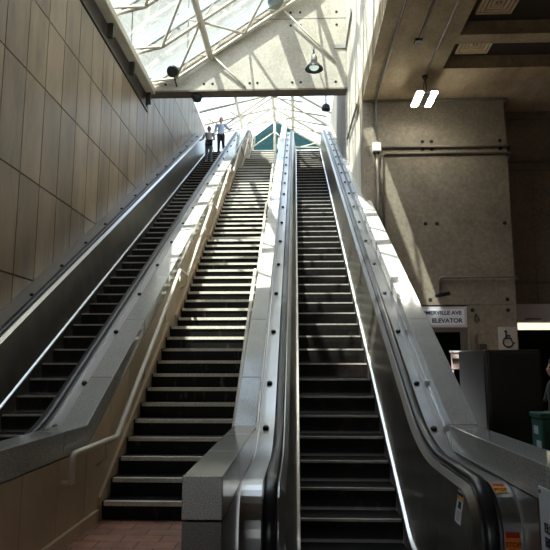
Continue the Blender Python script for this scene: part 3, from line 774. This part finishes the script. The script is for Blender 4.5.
ls = thing('strip_light', 'warm strip light running under the grey sign box', 'lamp', (6, 14.1, 2.45))
MB().box(5.14, 8.6, 14.08, 14.18, 2.38, 2.53).build('tube', 'strip_glow', ls)
MB().box(5.13, 8.6, 14.18, 14.2, 2.37, 2.54).build('housing', 'lamp_grey', ls)

# wall notice on the granite beside the near escalator
nb = thing('notice_board', 'white notice on the granite wall beside the near escalator', 'sign', (1.46, 3.6, .6))
MB().box(1.462, 1.474, 2.95, 3.80, .02, .865).build('plate', 'sign_white', nb, bevel=.004)
MB().box(1.459, 1.462, 3.28, 3.62, .70, .82).build('blue_panel', 'sign_blue', nb)
for i, (t, z, s) in enumerate((('ELEVATOR', .615, .075), ('ESCALATOR', .535, .075), )):
    text(t, s, (1.460, 3.735, z), (R(90), 0, R(-90)), 'sign_blue', nb)
text('SUBWAY', .05, (1.460, 3.69, .30), (R(90), 0, R(-90)), 'sign_blue', nb) if False else None
for z in (.43, .32): MB().box(1.460, 1.462, 3.42, 3.68, z, z + .022).build('small_print', 'sign_blue', nb)
MB().lathe([(.012, 0), (.012, .004)], (1.462, 3.775, .835), 10, (-1, 0, 0)).build('screw', 'black_paint', nb)

# ------------------------------------------------------------------ cabinet, green box, poster
cb = thing('metal_cabinet', 'tall dark grey metal cabinet standing behind the granite coping', 'cabinet', (2.5, 7.5, 0))
MB().box(2.19, 2.82, 7.0, 8.16, .06, 1.755).build('body', 'cabinet_grey', cb, bevel=.012)
MB().box(2.22, 2.79, 7.04, 8.1, 0, .06).build('base', 'black_paint', cb)
MB().box(2.215, 2.795, 6.985, 7.0, .1, 1.72).build('door', 'cabinet_grey', cb, bevel=.006)
MB().box(2.183, 2.19, 7.06, 8.1, .1, 1.70).build('side_panel', 'cabinet_grey', cb, bevel=.003)
gb = thing('green_box', 'dark green collection box with white stickers in front of the grey cabinet', 'box', (2.6, 6.4, 0))
MB().box(2.40, 2.95, 6.05, 6.32, .08, 1.06).build('body', 'box_green', gb, bevel=.02)
MB().box(2.39, 2.96, 6.04, 6.33, 1.06, 1.11).build('lid', 'box_green', gb, bevel=.01)
MB().box(2.44, 2.92, 6.08, 6.3, 0, .08).build('base', 'black_paint', gb)
MB().box(2.396, 2.40, 6.13, 6.24, .90, .98).build('sticker', 'sign_white', gb)
MB().box(2.396, 2.40, 6.08, 6.19, .70, .84).build('sticker', 'sign_white', gb)
po = thing('poster_stand', 'pale pink and white poster stand behind the coping, half hidden', 'poster', (2.75, 10.2, 0))
MB().box(2.62, 3.0, 10.2, 10.24, 1.5, 1.78).build('poster', 'paper_pink', po)
MB().box(2.60, 3.02, 10.19, 10.25, 1.78, 1.81).build('top_bar', 'sign_white', po)
MB().box(2.63, 2.99, 10.19, 10.2, 1.62, 1.68).build('dark_band', 'cabinet_grey', po)
for x in (2.64, 2.98): MB().tube([(x, 10.22, 0.02), (x, 10.22, 1.8)], .015, 8).build('leg', 'galvanised', po)
MB().box(2.55, 3.07, 10.05, 10.4, 0, .03).build('base', 'galvanised', po)

# ------------------------------------------------------------------ people
def blob(caps, name, mat, parent, voxel=.012, smooth=4):
    """One continuous skin over tapered limbs: (point, radius, point, radius) capsules melted together."""
    mb = MB()
    for (a, ra, b, rb) in caps:
        a, b = Vector(a), Vector(b); d = (b - a); L = max(d.length, 1e-4); d = d / L if L > 1e-3 else Vector((0, 0, 1))
        prof = [(ra * math.cos(R(t)), ra * math.sin(R(t))) for t in (-88, -60, -30, 0)] + [(rb * math.cos(R(t)), L + rb * math.sin(R(t))) for t in (0, 30, 60, 88)]
        mb.lathe(prof, a, 14, d)
    o = mb.build(name, mat, parent)
    m = o.modifiers.new('melt', 'REMESH'); m.mode = 'VOXEL'; m.voxel_size = voxel; m.use_smooth_shade = True
    s = o.modifiers.new('soft', 'SMOOTH'); s.iterations = smooth; s.factor = .5
    return o
def hand_caps(wrist, dirv, palmn, curl=.6):
    w = Vector(wrist); d = Vector(dirv).normalized(); n = Vector(palmn).normalized(); s = d.cross(n).normalized()
    caps = [(w, .024, w + d * .045, .030)]
    for i, (off, ln) in enumerate(((-.030, .070), (-.010, .082), (.010, .078), (.028, .060))):
        p0 = w + d * .05 + s * off; caps.append((w + d * .02 + s * off * .6, .016, p0 + d * .03, .0115))
        p1 = p0 + d * .03 + (d * math.cos(curl * .6) + n * math.sin(curl * .6)) * ln * .5
        p2 = p1 + (d * math.cos(curl * 1.5) + n * math.sin(curl * 1.5)) * ln * .45
        caps += [(p0 + d * .03, .0105, p1, .010), (p1, .010, p2, .0085)]
    t0 = w + d * .02 - s * .028; t1 = t0 + d * .03 - s * .028; caps += [(t0, .015, t1, .012), (t1, .012, t1 + d * .03 + n * .01, .0095)]
    return caps
def person(label, base, h, yaw, mats, pose):
    """Built facing -y in a local frame, z up, then turned. pose: joints for arms and legs (local, for 1.75 m)."""
    p = thing('person', label, 'person', base)
    k = h / 1.75
    Rz = Matrix.Rotation(yaw, 3, 'Z'); B = Vector(base)
    def W(v): return B + Rz @ (Vector(v) * k)
    def C(l): return [(W(a), ra * k, W(b), rb * k) for a, ra, b, rb in l]
    hx, hy = pose.get('head', (0, 0))
    head = Vector((hx, hy - .02, 1.615))
    legs, arms = pose['legs'], pose['arms']
    body = [((0, .0, .98), .12, (0, .01, 1.12), .115), ((0, .01, 1.12), .115, (0, .0, 1.33), .125), ((-.13, .01, 1.40), .062, (.13, .01, 1.40), .062),
            ((0, .015, 1.42), .058, head + Vector((0, .02, -.08)), .052)]
    skull = [(head + Vector((0, .012, .035)), .096, head + Vector((0, .02, .02)), .096), (head + Vector((0, -.03, -.02)), .074, head + Vector((0, -.042, -.075)), .044),
             (head + Vector((0, -.10, .0)), .010, head + Vector((0, -.112, -.028)), .013), (head + Vector((-.02, -.088, -.062)), .010, head + Vector((.02, -.088, -.062)), .010),
             (head + Vector((-.085, .01, .0)), .014, head + Vector((-.088, .015, -.035)), .012), (head + Vector((.085, .01, .0)), .014, head + Vector((.088, .015, -.035)), .012)]
    limbs = []; handcaps = []; sleeves = []; trous = []; shoes = []
    for sx, (hip, knee, ankle, toe) in zip((-1, 1), legs):
        limbs += [(hip, .085, knee, .055), (knee, .055, ankle, .036), (ankle, .036, toe, .03)]
        trous += [(hip, .100, knee, .073), (knee, .073, Vector(ankle) + Vector((0, 0, .03)), .058)]
        a, t = Vector(ankle), Vector(toe)
        shoes.append([(a + Vector((0, .03, -.035)), .045, a + Vector((0, -.02, -.03)), .047), (a + Vector((0, -.02, -.035)), .044, t, .036)])
    for sx, (sh, el, wr, dv, nv) in zip((-1, 1), arms):
        limbs += [(sh, .052, el, .040), (el, .040, wr, .026)]
        sleeves += [(sh, .066, el, .053), (el, .053, Vector(el).lerp(Vector(wr), .86), .042)]
        handcaps += [(a / 1, ra, b, rb) for a, ra, b, rb in hand_caps(wr, dv, nv)]
    bodyo = blob(C(body + skull + limbs + handcaps), 'body', mats['skin'], p, .010 * k, 3)
    # eyes and mouth
    for sx in (-1, 1):
        mb = MB(); mb.lathe([(.001, -.011), (.010, -.006), (.012, 0), (.010, .006), (.001, .011)], W(head + Vector((sx * .032, -.082, .012))), 10, Rz @ Vector((0, 1, 0)))
        mb.build('eye', 'hair_dark', p)
    MB().tube([W(head + Vector((-.022, -.098, -.060))), W(head + Vector((0, -.103, -.062))), W(head + Vector((.022, -.098, -.060)))], .004 * k, 6).build('mouth', 'lips', p)
    hair = [(head + Vector((0, .035, .055)), .098, head + Vector((0, .05, .02)), .096), (head + Vector((0, -.02, .085)), .060, head + Vector((0, .05, .07)), .075)]
    hair += [(head + Vector(a), ra, head + Vector(b), rb) for a, ra, b, rb in mats.get('hair_extra', [])]
    blob(C(hair), 'hair', mats['hair'], p, .012 * k, 3)
    top = [((0, .0, .99), .140, (0, .01, 1.14), .135), ((0, .01, 1.14), .135, (0, .0, 1.33), .142), ((-.13, .01, 1.385), .074, (.13, .01, 1.385), .074)] + mats.get('top_extra', [])
    blob(C(top + sleeves), mats['topname'], mats['top'], p, .013 * k, 4)
    blob(C([((0, 0, 1.0), .128, (0, 0, .92), .125)] + trous), 'trousers', mats['bottom'], p, .013 * k, 4)
    for s in shoes: blob(C(s), 'shoe', mats['shoe'], p, .010 * k, 3)
    return p, W, k
step_pos = lambda k: (Y0 + RUN * k, RISE * k)
# woman standing on the far escalator, facing down
kk = 44; sy, sz = step_pos(kk)
legs = [((-.085, 0, .92), (-.095, -.02, .50), (-.105, .0, .075), (-.12, -.13, .036)), ((.085, 0, .92), (.10, -.03, .50), (.115, .0, .075), (.13, -.13, .036))]
arms = [((-.19, .01, 1.39), (-.29, -.02, 1.14), (-.38, -.15, 1.02), (-.5, -.8, -.2), (0, 0, -1)), ((.19, .01, 1.39), (.25, -.02, 1.10), (.08, -.22, 1.02), (-.9, -.4, 0), (0, 0, -1))]
pw, W, k = person('woman in a pale jacket with a black bag, standing on the far escalator', (-3.72, sy + .2, sz), 1.63, 0,
    dict(skin='skin_brown', hair='hair_auburn', top='jacket_pale', topname='jacket', bottom='jeans', shoe='shoe_white',
         hair_extra=[((0, .06, .02), .085, (0, .07, -.09), .06)], top_extra=[((0, 0, 1.0), .145, (0, 0, .93), .15)]), dict(legs=legs, arms=arms))
bag = thing('handbag', 'black shoulder bag held in front by the woman on the escalator', 'bag', W((.05, -.2, .85)))
def local_box(W, a, b, name, mat, parent, bev):
    c = W(((a[0] + b[0]) / 2, (a[1] + b[1]) / 2, (a[2] + b[2]) / 2)); d = Vector(b) - Vector(a)
    return MB().box(c.x - d.x / 2, c.x + d.x / 2, c.y - d.y / 2, c.y + d.y / 2, c.z - d.z / 2, c.z + d.z / 2).build(name, mat, parent, bevel=bev)
local_box(W, (-.12, -.285, .76), (.20, -.165, 1.0), 'pouch', 'bag_black', bag, .03)
MB().tube([W((-.10, -.2, .98)), W((-.12, -.15, 1.2)), W((-.11, -.06, 1.45)), W((-.08, .08, 1.46))], .014, 8).build('strap', 'bag_black', bag)
# man behind her
kk = 48; sy, sz = step_pos(kk)
legs = [((-.085, 0, .92), (-.09, -.03, .50), (-.10, .0, .075), (-.12, -.13, .036)), ((.085, 0, .92), (.11, -.02, .50), (.14, .0, .075), (.16, -.13, .036))]
arms = [((-.20, .01, 1.40), (-.27, .03, 1.12), (-.26, -.12, .90), (0, -.3, -1), (1, 0, 0)), ((.20, .01, 1.40), (.34, .0, 1.18), (.47, -.14, 1.16), (.8, -.6, .1), (0, 0, -1))]
person('man in a pale blue shirt and dark trousers standing behind the woman on the escalator', (-3.42, sy + .2, sz), 1.80, 0,
    dict(skin='skin', hair='hair_grey', top='shirt_blue', topname='shirt', bottom='trousers_dark', shoe='shoe_dark'), dict(legs=legs, arms=arms))
# person at the edge of the frame beside the green box
legs = [((-.085, 0, .92), (-.09, -.02, .50), (-.10, .0, .075), (-.11, -.13, .036)), ((.085, 0, .92), (.09, .0, .50), (.10, .03, .075), (.11, -.10, .036))]
arms = [((-.19, .01, 1.39), (-.27, -.05, 1.13), (-.28, -.28, 1.08), (0, -1, .1), (0, 0, -1)), ((.19, .01, 1.39), (.25, .02, 1.10), (.25, -.10, .86), (0, -.3, -1), (-1, 0, 0))]
person('dark haired person in a dark coat beyond the green box', (3.41, 8.0, 0), 1.66, R(-90),
    dict(skin='skin', hair='hair_dark', top='coat_dark', topname='coat', bottom='trousers_dark', shoe='shoe_dark',
         hair_extra=[((0, .06, .0), .085, (0, .075, -.10), .06)], top_extra=[((0, 0, 1.0), .15, (0, 0, .72), .16)]), dict(legs=legs, arms=arms))
